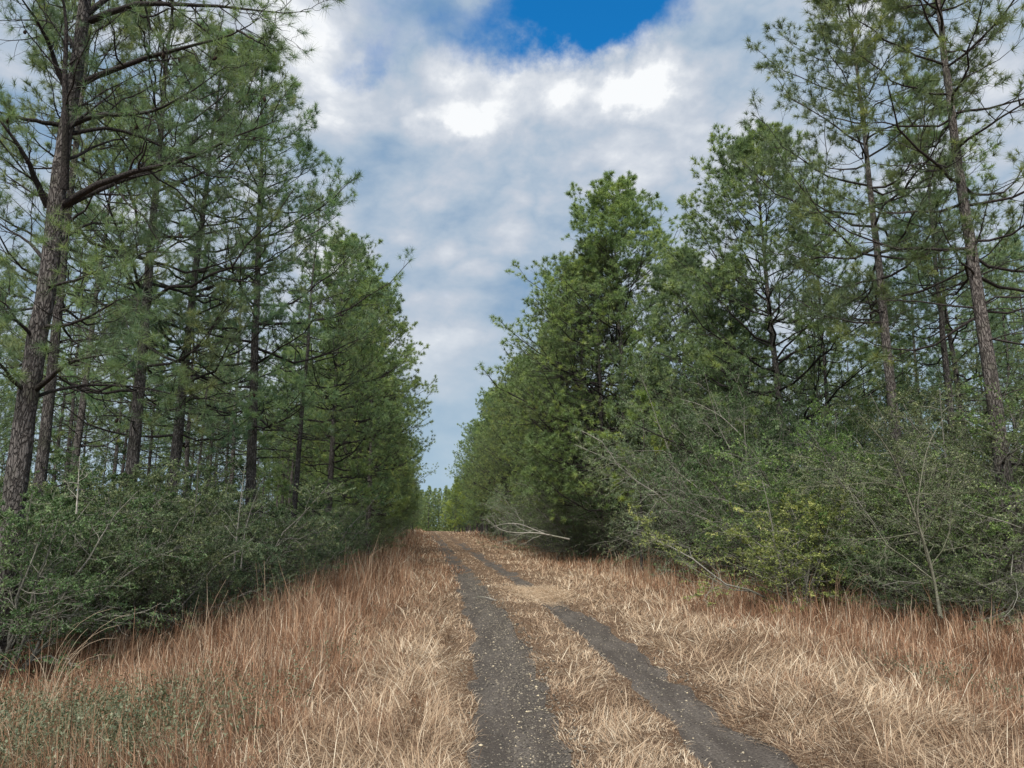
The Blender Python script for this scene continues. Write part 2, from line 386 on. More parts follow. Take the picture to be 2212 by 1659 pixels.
# ------------------------------------------------------------------ grass and stones (nobody could count them)
def blades(geo, rng, x, y, h, w, lean, curl, tint, az=None, z=None):
    n = len(x)
    if z is None: z = zg(x, y)-0.01
    a = rng.uniform(-PI, PI, n) if az is None else az
    d = np.stack([np.cos(a), np.sin(a), np.zeros(n)], -1)
    b = rng.uniform(0, 2*PI, n); s = np.stack([np.cos(b), np.sin(b), np.zeros(n)], -1)*(w*0.5)[:, None]
    base = np.stack([x, y, z], -1)
    dirv = d*np.sin(lean)[:, None]+UP*np.cos(lean)[:, None]
    l2 = lean+curl; dir2 = d*np.sin(l2)[:, None]+UP*np.cos(l2)[:, None]
    m = base+dirv*(h*0.55)[:, None]; tp = m+dir2*(h*0.45)[:, None]
    tp[:, 2] = np.maximum(tp[:, 2], z+0.015); m[:, 2] = np.maximum(m[:, 2], z+0.02)
    V = np.stack([base-s, base+s, m+s*0.8, m-s*0.8, tp], 1)
    i = np.arange(n)[:, None]*5
    geo.add(V, np.concatenate([i+0, i+1, i+2, i+3], 1), np.repeat(tint, 5))
    geo.f.append(np.concatenate([i+3, i+2, i+4], 1)+geo.n-n*5)

rng = np.random.default_rng(11)
def field(N, d0=3.3, d1=165, a0=-0.75, a1=0.75):
    th = rng.uniform(a0, a1, N); d = np.exp(rng.uniform(math.log(d0), math.log(d1), N))
    return d*np.sin(th), d*np.cos(th), d
def rutdist(x, y):
    l = lat(x, y)
    return np.minimum(np.abs(l-rutc(y, -1))-rutw(x, y, -1), np.abs(l-rutc(y, 1))-rutw(x, y, 1))
PATCH = at(1195, 1288, 1)  # direction of the straw-covered spot of the right rut
# pale flattened straw beside and between the ruts
x, y, d = field(640000)
l = lat(x, y); nz = vnoise(x, y, 1.2, 21)-0.5; nz2 = vnoise(x, y, 5.0, 22)-0.5
ledge = -2.3+1.2*nz+1.0*nz2+np.clip((y-9)/10, 0, 1)*0.7
redge = 2.7+1.4*nz+1.2*nz2
rd = rutdist(x, y)
inpatch = (np.abs(l-RUT) < 0.55) & (np.abs(y-18.6+0.9*nz) < 1.3)
keep = (l > ledge-rng.exponential(0.5, len(l))) & (l < redge+rng.exponential(0.9, len(l))) & ((rd > rng.normal(0.0, 0.035, len(l))) | inpatch)
x, y, d, l, rd, nz = [v[keep] for v in (x, y, d, l, rd, nz)]
cl = 0.6*vnoise(x, y, 0.22, 41)+0.4*vnoise(x, y, 0.08, 42); kp = cl > rng.uniform(0.0, 0.62, len(x))
x, y, d, l, rd, nz, cl = [v[kp] for v in (x, y, d, l, rd, nz, cl)]
azf = 2*PI*vnoise(x, y, 0.55, 43)*1.5+rng.normal(0, 0.85, len(x))
n = len(x); w = np.maximum(0.0027, 0.00082*d)*rng.uniform(0.6, 1.3, n)
near_rut = np.clip(rd/(0.25+0.02*d), 0.42, 1)
h = rng.uniform(0.10, 0.42, n)*near_rut*np.where(np.abs(l) < 0.9, 0.7, 1.0)
flatness = rng.uniform(0, 1, n)
lean = np.where(flatness < 0.78, rng.uniform(1.1, 1.56, n), rng.uniform(0.3, 1.1, n)); curl = rng.uniform(0.0, 0.7, n)
tint = np.clip(rng.normal(0.52, 0.24, n)+0.35*nz, 0, 1)
gs = Geo(); blades(gs, rng, x, y, h*(0.6+0.9*cl), w, lean, curl, tint, az=azf)
m = 12000; y = rng.normal(18.8, 1.0, m); x = xroad(y)+0.79+rng.normal(0, 0.3, m)     # straw trodden into the right rut
blades(gs, rng, x, y, rng.uniform(0.12, 0.3, m), np.full(m, 0.011), rng.uniform(1.2, 1.55, m), rng.uniform(0, 0.4, m), np.clip(rng.normal(0.66, 0.14, m), 0, 1), z=zg(x, y)+0.012)
tag(link('straw_grass', gs.mesh('straw_grass', M_straw)), 'pale flattened straw coloured grass on both sides of the two wheel ruts', 'grass', kind='stuff')

# russet standing broomsedge on both verges
x, y, d = field(640000, 3.3, 150)
l = lat(x, y); nz = vnoise(x, y, 1.0, 31)-0.5; nz2 = vnoise(x, y, 4.0, 32)-0.5; clump = vnoise(x, y, 0.35, 33)
left = (l < -1.7-1.0*nz-0.8*nz2-np.clip((7-y)/3, 0, 1)*0.9+np.clip((y-9)/10, 0, 1)*0.55-rng.exponential(0.15, len(l))) & (l > -8.0)
right = (l > 2.0+1.3*nz+1.0*nz2+rng.exponential(0.3, len(l))) & (l < 11.0)
keep = (left | right) & (clump > rng.uniform(0.0, 0.75, len(l)))
x, y, d, l, nz, nz2, clump = [v[keep] for v in (x, y, d, l, nz, nz2, clump)]
n = len(x); w = np.maximum(0.0024, 0.00064*d)*rng.uniform(0.6, 1.3, n)
edge = np.where(l < 0, np.clip((-l-2.0)/1.2, 0.25, 1), np.clip((l-2.0)/3.2, 0.3, 1))
tallness = np.where(l < 0, 0.42+0.35*np.clip((y-8)/10, 0, 1)-0.15*np.clip((-l-4.2)/1.5, 0, 1)*np.clip((14-y)/4, 0, 1), 0.32+0.38*np.clip((l-4)/3, 0, 1)*np.clip((y-8)/10, 0, 1))
stalk = rng.uniform(0, 1, n) < 0.025
h = tallness*edge*(0.6+0.9*clump)*rng.uniform(0.35, 1.15, n)*np.where(stalk, 1.75, 1.0)
upr = np.where(stalk, 0.0, rng.uniform(0, 1, n))
lean = np.where(upr < np.clip(0.30+0.03*d, 0, 0.6), np.abs(rng.normal(0.0, 0.25, n)), rng.uniform(0.3, 1.5, n)); curl = np.where(rng.uniform(0, 1, n) < 0.45, rng.uniform(0.5, 1.9, n), rng.uniform(0, 0.4, n))
tint = np.clip(rng.normal(0.48, 0.22, n)+0.30*nz2+0.2*(clump-0.5)+np.where(rng.uniform(0, 1, n) < 0.16, 0.35, 0)+0.006*np.clip(d-10, 0, 20), 0, 1)
gs = Geo(); azf = 2*PI*vnoise(x, y, 0.6, 44)*1.5+rng.normal(0, 1.0, n)
blades(gs, rng, x, y, h, w, lean, curl, tint, az=azf)
tag(link('russet_grass', gs.mesh('russet_grass', M_sedge)), 'reddish brown standing winter grass along the verges up to the shrubs', 'grass', kind='stuff')

# fallen needles under the trees
x, y, d = field(120000, 6, 60, -0.8, 0.8)
l = lat(x, y); keep = ((l < -4.0) | (l > 6.0)) & (np.abs(l) < 18)
x, y, d = x[keep], y[keep], d[keep]; n = len(x)
gs = Geo(); blades(gs, rng, x, y, rng.uniform(0.1, 0.22, n), np.maximum(0.003, 0.0009*d), rng.uniform(1.2, 1.55, n), rng.uniform(0, 0.3, n), np.clip(rng.normal(0.35, 0.15, n), 0, 1))
M_litter = tint_mat('needle_litter', [(0.0, (0.10, 0.045, 0.022)), (0.5, (0.27, 0.12, 0.05)), (1.0, (0.42, 0.23, 0.12))], 0.8)
tag(link('needle_litter', gs.mesh('needle_litter', M_litter)), 'rusty fallen pine needles under the shrubs and trees', 'pine litter', kind='stuff')

# low green weeds in the near left corner
def weeds(N, cx, cy, rx, ry, s):
    N = int(N*2.6); x = rng.normal(cx, rx, N); y = rng.normal(cy, ry, N); keep = (lat(x, y) < -2.6) | (lat(x, y) > 3.5)
    x = x[keep]; y = y[keep]; n = len(x); z = zg(x, y)
    P0 = np.stack([x, y, z], -1); dd = norm(rng.normal(size=(n, 3))*0.55+UP); L = rng.uniform(0.15, 0.48, n)*s
    t = np.linspace(0, 1, 3); return P0[:, None]+dd[:, None]*(L[:, None]*t)[..., None]
gs = Geo()
for (cx, cy, rx, ry, N, s) in ((-3.9, 6.1, 0.8, 0.7, 1600, 1.0), (-3.1, 5.4, 0.4, 0.5, 450, 0.8), (-3.4, 7.6, 0.5, 0.4, 200, 0.9), (-1.9, 9.5, 0.5, 1.2, 60, 1.1), (-5.5, 8.2, 0.8, 0.5, 250, 0.8), (4.9, 8.8, 0.5, 0.6, 70, 0.7), (3.7, 5.6, 0.4, 0.4, 60, 0.5)):
    W = weeds(N, cx, cy, rx, ry, s); leaves(gs, rng, W, 9, 0.032, 0.015)
M_weed = foliage_mat('weed_leaves', [(0.0, (0.05, 0.07, 0.04)), (0.5, (0.12, 0.15, 0.09)), (1.0, (0.27, 0.29, 0.19))], 0.25)
tag(link('weeds', gs.mesh('weeds', M_weed)), 'low grey green leafy weeds in the grass of the near left corner', 'weeds', kind='stuff')

# pebbles in and beside the ruts
N = 17000; d = np.exp(rng.uniform(math.log(4.0), math.log(28), N)); y = d
which = rng.uniform(0, 1, N)
l = np.where(which < 0.55, rng.normal(-0.55, 0.17, N), np.where(which < 0.8, rng.normal(-0.9, 0.2, N), rng.normal(0.85, 0.27, N)))
x = xroad(y)+l*1.005; n = len(x)
r = rng.lognormal(math.log(0.0055), 0.55, n)*np.clip(d/6, 1, 1.5); r = np.clip(r, 0.003, 0.024)
oct_ = np.array([[1, 0, 0], [0, 1, 0], [-1, 0, 0], [0, -1, 0], [0, 0, 0.7], [0, 0, -0.5]], float)
fo = np.array([[0, 1, 4], [1, 2, 4], [2, 3, 4], [3, 0, 4], [1, 0, 5], [2, 1, 5], [3, 2, 5], [0, 3, 5]])
V = oct_[None]*rng.uniform(0.6, 1.35, (n, 6, 1)); a = rng.uniform(0, 2*PI, n)
ca, sa = np.cos(a)[:, None], np.sin(a)[:, None]
V = np.stack([V[..., 0]*ca-V[..., 1]*sa, V[..., 0]*sa+V[..., 1]*ca, V[..., 2]*0.8], -1)*r[:, None, None]
V = V+np.stack([x, y, zg(x, y)+0.008], -1)[:, None]
gs = Geo(); gs.add(V, (fo[None]+(np.arange(n)*6)[:, None, None]).reshape(-1, 3), np.repeat(np.clip(rng.normal(0.45, 0.24, n), 0, 1), 6))
tag(link('gravel', gs.mesh('gravel', M_stone)), 'loose small gravel stones in and beside the wheel ruts', 'gravel', kind='stuff')

# ------------------------------------------------------------------ pines
def needle_geo(): return Geo()
def make_pine(seed, H, r0, z0, spread, whorl=0.55, per_whorl=4, per=18, nl=0.19, nw=0.011, dead=True, sec=8, ter=4, fill=True, sweep=0.25, lean=0.02, shape=0.75):
    """returns meshes trunk, limbs, crown: z0 = height where the live crown starts"""
    rng = np.random.default_rng(seed)
    # trunk
    n = 26; z = np.linspace(-0.2, H, n)
    bend = np.cumsum(rng.normal(0, 0.02, (n, 2)), axis=0)*np.linspace(0, 1, n)[:, None]*1.2
    tr = np.stack([bend[:, 0]+lean*z, bend[:, 1], z], -1)
    rr = r0*(1-0.93*(np.clip(z, 0, H)/H)**0.95); rr[0] *= 1.35; rr[1] *= 1.08; rr = np.maximum(rr, 0.012)
    gt = Geo(); tubes(gt, tr[None], rr[None], 12)
    def trunk_at(h):
        return np.stack([np.interp(h, z, tr[:, 0]), np.interp(h, z, tr[:, 1]), h], -1), np.interp(h, z, rr)
    # live limbs in whorls
    hs = []; azs = []
    h = z0; a = rng.uniform(0, 6.28)
    while h < H-0.35:
        k = max(2, int(rng.normal(per_whorl, 0.8)))
        for i in range(k): hs.append(h+rng.normal(0, 0.1)); azs.append(a+i*2*PI/k+rng.normal(0, 0.25))
        a += 1.1; h += whorl*rng.uniform(0.75, 1.3)*(1-0.35*(h-z0)/(H-z0))
    hs = np.array(hs); azs = np.array(azs); u = np.clip((hs-z0)/(H-z0), 0, 1)
    prof = (1-u)**shape*(0.55+0.45*np.clip(u/0.25, 0, 1))+0.10
    L = spread*prof*rng.uniform(0.65, 1.2, len(hs))
    elev = R(2)+R(58)*u**1.3+rng.normal(0, R(7), len(hs))
    b, rb = trunk_at(hs)
    d = np.stack([np.cos(azs)*np.cos(elev), np.sin(azs)*np.cos(elev), np.sin(elev)], -1)
    s = np.linspace(0, 1, 8)
    sag = -0.10*(1-u)
    P1 = b[:, None]+d[:, None]*(L[:, None]*s)[..., None]+UP*(sag[:, None]*L[:, None]*np.sin(s*PI)+sweep*(1-0.6*u)[:, None]*L[:, None]*s**2.5)[..., None]
    w = np.cumsum(rng.normal(0, 0.022, (len(L), 8, 3)), axis=1)*L[:, None, None]; w[:, 0] = 0; P1 = P1+w
    R1 = (np.minimum(rb*0.45, 0.009+0.0085*L))[:, None]*(1-0.8*s)
    gl = Geo(); tubes(gl, P1, R1, 5)
    P2, R2 = spawn(rng, P1, R1, sec, 0.28, 0.97, 0.42, 0.10, 0.85, 0.18, 5, 0.035, 0.5, 0.005)
    tubes(gl, P2, R2, 4)
    P3, R3 = spawn(rng, P2, R2, ter, 0.3, 1.0, 0.45, 0.18, 0.75, 0.25, 4, 0.04, 0.8, 0.004)
    tubes(gl, P3, R3, 3)
    gn = Geo()
    for PP, ts in ((P1, (1.0, 0.9)), (P2, (1.0, 0.75)), (P3, (1.0, 0.55) if fill else (1.0,))):
        for t in ts:
            p, dd = tips(PP) if t == 1.0 else mids(PP, t)
            tufts(gn, rng, p, dd, per, nl, nw)
    # leader
    top = np.stack([np.array([tr[-1, 0]+rng.normal(0, 0.05), tr[-1, 1]+rng.normal(0, 0.05), H-0.12*i]) for i in range(6)])
    tufts(gn, rng, top, np.tile(UP, (6, 1))+rng.normal(0, 0.2, (6, 3)), per*2, nl, nw)
    if dead:
        k = int((z0-1.2)/0.22); hd = rng.uniform(1.2, z0+1.0, k); ad = rng.uniform(0, 2*PI, k); b, rb = trunk_at(hd)
        Ld = rng.uniform(0.4, 2.4, k); e = rng.normal(R(5), R(14), k)
        d = np.stack([np.cos(ad)*np.cos(e), np.sin(ad)*np.cos(e), np.sin(e)], -1); s = np.linspace(0, 1, 6)
        PD = b[:, None]+d[:, None]*(Ld[:, None]*s)[..., None]+UP*(-0.16*Ld[:, None]*s**2)[..., None]+np.cumsum(rng.normal(0, 0.03, (k, 6, 3)), axis=1)*Ld[:, None, None]*(s > 0)[None, :, None]
        RD = (0.006+0.008*Ld)[:, None]*(1-0.75*s); tubes(gl, PD, RD, 4)
        PE, RE = spawn(rng, PD, RD, 5, 0.3, 1.0, 0.5, 0.1, 0.7, 0.0, 4, 0.05, 0.9, 0.004); tubes(gl, PE, RE, 3)
    return (gt.mesh('pine_trunk', M_bark, True), gl.mesh('pine_limbs', M_limb, True), gn.mesh('pine_crown', M_needle))

EDGE = [make_pine(100+i, 16.5, 0.19, zz_, sp, 0.56, 4.4, 34, 0.205, 0.019, fill=False, sec=10, ter=3, dead=False, shape=0.62, sweep=0.18) for i, (zz_, sp) in enumerate(((2.2, 5.6), (2.8, 5.0), (2.4, 5.8), (3.4, 4.6)))]
WOOD = [make_pine(200+i, 16.5, 0.145, zz_, sp, 0.75, 3.1, 26, 0.20, 0.016, sec=6, ter=3, dead=True, fill=False) for i, (zz_, sp) in enumerate(((6.0, 3.8), (7.0, 3.6), (5.0, 4.0), (8.0, 3.2)))]
HIGH = make_pine(330, 16.5, 0.17, 6.6, 4.2, 0.6, 3.6, 36, 0.21, 0.0115, sec=9, ter=3, dead=False, sweep=0.2, shape=0.7, fill=False)
NEAR = [make_pine(300+i, 16.5, 0.18, zz_, sp, 0.68, 3.4, 34, 0.21, 0.0110, sec=8, ter=3, dead=True, sweep=0.2, shape=0.8, fill=False) for i, (zz_, sp) in enumerate(((4.4, 4.6), (5.6, 4.0), (4.8, 4.4)))]

taken = []
def place_pine(var, x, y, h, label, group=None, rz=None, tilt=(0, 0), color=(1, 1, 1), girth=1.0, tcol=(1, 1, 1), name='pine_tree', cat='pine tree', H0=16.5):
    t = empty(name, (x, y, float(zg(x, y))), rz if rz is not None else random.uniform(0, 6.28))
    s = h/H0; t.scale = (s*girth, s*girth, s); t.rotation_euler[0] = tilt[0]; t.rotation_euler[1] = tilt[1]
    for nm, me in zip(('trunk', 'limbs', 'crown'), var):
        o = link(nm, me, t); o.color = (*color, 1) if nm == 'crown' else (*tcol, 1)
    taken.append((x, y))
    return tag(t, label, cat, group)
def xat(px, Y): return at(px, 1000, Y)[0]

YG = (1.12, 1.08, 0.82); BG = (0.85, 0.98, 1.0); N0 = (1, 1, 1); WG = (1.06, 1.04, 0.9)
# left, named one by one
place_pine(NEAR[0], xat(372, 18.5), 18.5, 15.6, 'straight pine second from the left front, its bare trunk rising out of the shrubs', rz=1.0, color=BG)
place_pine(NEAR[2], xat(286, 15.5), 15.5, 16.5, 'pine with dark trunk just right of the big foreground pine', girth=0.88, rz=2.0, color=N0, tilt=(0, 0.02))
place_pine(NEAR[2], xat(558, 19.5), 19.5, 15.4, 'left row pine with a bent pinkish lower trunk and pointed top against the sky', rz=4.2, tilt=(0, 0.045), color=BG)
place_pine(WOOD[0], xat(637, 24.5), 24.5, 13.5, 'dark trunked pine standing close behind the bent left row pine', rz=0.5, color=N0)
place_pine(WOOD[2], xat(506, 33), 33, 15.0, 'slim pine seen between the two nearest straight left trunks', rz=2.5)
place_pine(NEAR[1], xat(95, 13.5), 13.5, 15.0, 'thin reddish trunk directly behind the big foreground pine', rz=5.0, girth=0.8)
place_pine(EDGE[3], xat(712, 29), 29, 13.6, 'left row pine with a wavy lower trunk, third in the row along the verge', rz=0.3, color=WG)
place_pine(EDGE[1], xat(800, 39), 39, 14.6, 'left row pine with a thick double-looking trunk at the shrub edge', rz=1.7, color=YG)
place_pine(WOOD[1], xat(160, 21), 21, 15.5, 'pine whose trunk shows against bright sky at the far left', rz=1.7)
# right, named one by one
place_pine(NEAR[1], xat(2172, 15.2), 15.2, 18.5, 'thick rough-barked pine nearest the right edge, rising behind the green shrubs', rz=3.4, tilt=(0, 0.0), color=WG, girth=0.95, tcol=(1.25, 1.22, 1.2))
place_pine(HIGH, xat(1944, 17.6), 17.6, 17.4, 'tall pine with a clean pale grey trunk left of the thickest right-hand pine', rz=1.2, tilt=(0, 0.01), color=N0, girth=0.9, tcol=(1.5, 1.48, 1.45))
place_pine(EDGE[0], xat(1700, 26), 26, 16.4, 'pointed pine left of the pale-trunked one, its long bough reaching towards the track', rz=3.0, color=WG)
place_pine(EDGE[2], xat(1358, 37.5), 37.5, 19.6, 'tallest pyramid shaped pine in the middle of the right side', rz=2.2, color=YG, girth=1.08)
place_pine(WOOD[3], xat(2062, 20.5), 20.5, 15.5, 'dark trunk seen left of the thickest right-hand pine', rz=0.4)
place_pine(WOOD[0], xat(2098, 23), 23, 15.0, 'second dark trunk from the thickest right-hand pine', rz=2.4)
place_pine(WOOD[2], xat(1795, 27), 27, 13.8, 'pine with crossed dead boughs right of the pointed pine', rz=4.4)
place_pine(EDGE[1], xat(1480, 33.5), 33.5, 14.2, 'shorter pine in the dip right of the pyramid shaped pine', rz=5.5)
place_pine(EDGE[3], xat(1600, 31), 31, 13.2, 'half-hidden pine left of the pointed pine', rz=4.0, color=N0)

ORD = ['first', 'second', 'third', 'fourth', 'fifth', 'sixth', 'seventh', 'eighth', 'ninth', 'tenth', 'eleventh', 'twelfth', 'thirteenth', 'fourteenth', 'fifteenth', 'sixteenth', 'seventeenth', 'eighteenth', 'nineteenth', 'twentieth']
# front rows farther along the track
prs = random.Random(5)
k = 0; yv = 39.0
while yv < 118:
    x = float(xroad(yv))+6.9+prs.uniform(-0.4, 0.7)
    place_pine(EDGE[(0, 2, 1, 3)[k % 4]], x, yv, 16.9+prs.uniform(-1.6, 0.9), f'{ORD[k]} pine of the right front row beyond the pyramid shaped one', 'front row of pines right of the track', color=YG if prs.random() < 0.6 else WG)
    k += 1; yv += 4.0+prs.uniform(0, 1.3)+yv*0.02
k = 0; yv = 45.0
while yv < 118:
    x = float(xroad(yv))-7.4+prs.uniform(-0.6, 0.4)
    place_pine(EDGE[(k+2) % 4], x, yv, 15.3+prs.uniform(-1.6, 0.9), f'{ORD[k]} pine of the left front row beyond the double-looking trunk', 'front row of pines left of the track', color=WG if prs.random() < 0.5 else YG)
    k += 1; yv += 4.0+prs.uniform(0, 1.3)+yv*0.02
def scatter(n, ya, yb, la, lb, side, mind, variants, hh, label, group, fr=0.76):
    c = 0; tries = 0
    while c < n and tries < 8000:
        tries += 1
        y = prs.uniform(ya, yb); l = side*prs.uniform(la, lb); x = float(xroad(y))+l
        if abs(x) > fr*y+2.5: continue
        if any((x-a)**2+(y-b)**2 < mind*mind for a, b in taken): continue
        place_pine(prs.choice(variants), x, y, hh+prs.uniform(-2.0, 1.2), label, group, color=prs.choice([N0, BG, WG, N0]), girth=prs.uniform(0.8, 1.1)); c += 1
scatter(36, 19, 62, 9.5, 38, -1, 3.0, WOOD, 13.6, 'slender pine inside the left woods behind the front row', 'pines inside the left woods')
scatter(26, 60, 120, 9.5, 24, -1, 3.6, WOOD+EDGE, 15.5, 'pine in the crowded rows of the left woods farther along the track', 'far pines of the left woods')
scatter(40, 20, 62, 11, 38, 1, 3.0, WOOD, 14.0, 'slender pine inside the right woods behind the front row', 'pines inside the right woods')
scatter(26, 60, 120, 10.5, 24, 1, 3.6, WOOD+EDGE, 15.3, 'pine in the crowded rows of the right woods farther along the track', 'far pines of the right woods')
scatter(26, 118, 280, 7.0, 14, -1, 4.0, EDGE, 15.5, 'tiny distant pine lining the left side of the track', 'distant pines left of the track')
scatter(30, 118, 280, 8.0, 15, 1, 4.0, EDGE, 15.5, 'tiny distant pine lining the right side of the track', 'distant pines right of the track')

# the wood closing the view at the end of the track
rng = np.random.default_rng(77); gd = Geo(); gw = Geo()
for i in range(170):
    y0 = rng.uniform(282, 330); x0 = rng.uniform(-100, 60); h0 = rng.uniform(14.5, 18.5); z_ = float(zg(x0, y0))
    tubes(gw, np.array([[[x0, y0, z_], [x0, y0, z_+h0*0.6], [x0, y0, z_+h0]]]), np.array([[0.2, 0.13, 0.03]]), 5)
    m = 520; u = rng.uniform(0, 1, m)**1.1; a = rng.uniform(0, 2*PI, m); rr = 3.4*(1-u)**0.7*np.sqrt(rng.uniform(0, 1, m))+0.2
    p = np.stack([x0+np.cos(a)*rr, y0+np.sin(a)*rr, z_+0.3+u*(h0-0.5)], -1)
    tufts(gd, rng, p, np.tile(UP, (m, 1)), 3, 0.75, 0.26, spread=0.9, shoot=0.1)
t = empty('distant_woods', (0, 0, 0)); tag(t, 'hazy green wood closing the view where the track ends', 'woods', kind='stuff')
o = link('foliage', gd.mesh('foliage', M_needle), t); o.color = (1.1, 1.1, 0.85, 1); tag(o, kind='stuff')
tag(link('trunks', gw.mesh('trunks', M_bark), t), kind='stuff')

# the big foreground pine on the left, limb by limb
rng = np.random.default_rng(5)
HY = 10.2
def curve(pts, ys_, n=14):
    p = np.array([at(a, b, yy) for (a, b), yy in zip(pts, ys_)])
    s = np.concatenate([[0], np.cumsum(np.linalg.norm(np.diff(p, axis=0), axis=1))]); s /= s[-1]
    t = np.linspace(0, 1, n); out = np.stack([np.interp(t, s, p[:, i]) for i in range(3)], -1)
    for _ in range(2): out[1:-1] = (out[:-2]+2*out[1:-1]+out[2:])/4
    return out
trunk_px = [(8, 1250), (24, 1131), (38, 1027), (55, 888), (67, 819), (80, 732), (98, 640), (110, 555), (122, 434), (140, 295), (162, 167), (172, 104), (184, 0), (205, -170), (222, -380), (232, -560), (238, -700)]
tw = curve(trunk_px, [HY]*len(trunk_px), 150)
bx_, by_ = float(tw[0, 0]), HY; base = np.array([bx_, by_, float(zg(bx_, by_))])
tw[0, 2] = base[2]-0.2
hero = empty('pine_tree', tuple(base)); tag(hero, 'big dark pine in the left foreground with long crooked limbs and scaly grey bark', 'pine tree')
zz_ = tw[:, 2]; rr = 0.155*(1-0.83*np.clip(zz_/zz_.max(), 0, 1)**1.1)+0.04*np.exp(-zz_/0.5)
k = 40; a = np.arange(k)*2*PI/k
P0 = tw[:, None]+np.stack([np.cos(a), np.sin(a), 0*a], -1)[None]*rr[:, None, None]
plate = vnoise(np.tile(a[None]*0.17*60, (150, 1)), zz_[:, None]*9+0*a[None], 2.2, 51)+0.5*vnoise(np.tile(a[None]*0.17*60, (150, 1)), zz_[:, None]*9+0*a[None], 0.9, 52)
P0 = P0+np.stack([np.cos(a), np.sin(a), 0*a], -1)[None]*(0.018*(plate-0.75))[..., None]
gt = Geo(); i = (np.arange(149)[:, None]*k); j = np.arange(k)[None, :]; jj = (j+1) % k
gt.add(P0-base, np.stack([i+j, i+jj, i+k+jj, i+k+j], -1).reshape(-1, 4)); link('trunk', gt.mesh('trunk', M_bark, True), hero)
LIMBS = [([(139, 441), (194, 402), (295, 371), (451, 330), (520, 278), (607, 250)], (0, -.2, -.5, -.9, -1.1, -1.3), .055),
         ([(130, 452), (200, 412), (300, 380), (380, 350), (455, 322), (530, 300)], (0, .2, .5, 1.0, 1.4, 1.8), .045),
         ([(153, 271), (191, 250), (295, 246), (382, 215), (416, 180), (486, 128)], (0, -.3, -.7, -1.0, -1.2, -1.4), .042),
         ([(170, 184), (243, 146), (347, 108), (434, 83), (513, 66), (560, 20)], (0, -.1, -.4, -.8, -1.0, -1.2), .048),
         ([(513, 66), (572, 90), (612, 100)], (-1.0, -1.1, -1.2), .018),
         ([(196, 45), (243, 20), (312, 3), (420, 10), (486, 7), (600, 35), (668, 25)], (0, -.3, -.6, -.8, -1.0, -1.2, -1.3), .05),
         ([(188, 30), (260, -30), (360, -60), (480, -50), (600, -20), (680, 10)], (0, .3, .6, .8, .9, 1.0), .045),
         ([(150, 290), (215, 272), (300, 295), (370, 330), (450, 342), (560, 340)], (0, .3, .7, 1.0, 1.3, 1.6), .034),
         ([(145, 200), (110, 110), (82, 60), (50, 10), (20, -40)], (0, -.3, -.6, -.9, -1.1), .045),
         ([(104, 448), (69, 375), (35, 312), (0, 250), (-50, 190)], (0, -.3, -.6, -.8, -1.0), .05),
         ([(128, 270), (62, 257), (0, 240), (-70, 215)], (0, -.2, -.4, -.6), .04),
         ([(139, 409), (143, 300), (146, 208), (138, 130), (140, 52), (128, -40), (100, -140)], (-.16, -.34, -.42, -.5, -.6, -.7, -.8), .06),
         ([(73, 845), (139, 791), (180, 768), (225, 760), (275, 757)], (0, -.3, -.6, -.8, -1.0), .042),
         ([(60, 850), (28, 820), (0, 784), (-50, 740)], (0, -.3, -.6, -.9), .036),
         ([(100, 705), (150, 700), (205, 683), (250, 650), (300, 640)], (0, -.5, -1.0, -1.5, -1.9), .03),
         ([(70, 860), (130, 835), (200, 822), (300, 826), (400, 850), (520, 862)], (0, .4, .9, 1.4, 2.0, 2.6), .028),
         ([(95, 560), (60, 520), (20, 500), (-40, 450)], (0, .3, .6, .9), .03),
         ([(130, 350), (180, 330), (230, 300), (290, 300), (340, 270)], (0, .6, 1.1, 1.6, 2.1), .03),
         ([(110, 540), (150, 500), (210, 470), (280, 480), (330, 470)], (0, .5, 1.0, 1.6, 2.2), .03),
         ([(95, 620), (160, 610), (230, 570), (300, 560), (370, 520)], (0, -.4, -.8, -1.2, -1.5), .026),
         ([(80, 740), (40, 700), (0, 640), (-40, 610)], (0, -.3, -.6, -.8), .03),
         ([(185, 0), (160, -60), (90, -120), (0, -160)], (0, -.5, -1.0, -1.5), .04),
         ([(215, -200), (300, -260), (420, -280), (520, -240)], (0, -.3, -.6, -.8), .035),
         ([(172, 120), (130, 60), (70, 40), (-20, 50)], (0, .5, 1.0, 1.4), .035)]
gn = Geo(); cones = []
for pts, ys_, r_ in LIMBS:
    p = curve(pts, [HY+v for v in ys_], 12)
    p[2:] += np.cumsum(rng.normal(0, 0.012, (10, 3)), axis=0)
    t = np.linspace(0, 1, 12); rad = r_*(1-0.93*t)
    gl = Geo(); tubes(gl, p[None]-base, rad[None], 8)
    P1 = p[None]; nsec = max(6, int(np.linalg.norm(p[-1]-p[0])*4.0))
    P2, R2 = spawn(rng, P1, rad[None], nsec, 0.2, 0.98, 0.28, 0.14, 0.85, 0.05, 7, 0.035, 1.0, 0.006, 0.45)
    P3, R3 = spawn(rng, P2, R2, 5, 0.25, 1.0, 0.42, 0.2, 0.7, 0.15, 5, 0.05, 1.0, 0.004)
    tubes(gl, P2-base, R2, 5); tubes(gl, P3-base, R3, 4)
    o = link('limb', gl.mesh('limb', M_limb, True), hero)
    foli = 1.0 if min(b for _, b in pts) > -500 else 0.6
    for PP, tt in ((P1, 1.0), (P2, 1.0), (P3, 1.0), (P3, 0.8)):
        q_, dd = tips(PP) if tt == 1.0 else mids(PP, tt)
        sel = rng.uniform(0, 1, len(q_)) < (0.8 if PP is not P3 else 0.55)
        tufts(gn, rng, q_[sel]-base, dd[sel], 34, 0.185, 0.0042, spread=0.85, shoot=0.06)
    q_, dd = mids(P2, 0.8)
    for c_ in q_[rng.uniform(0, 1, len(q_)) < 0.12]: cones.append(c_)
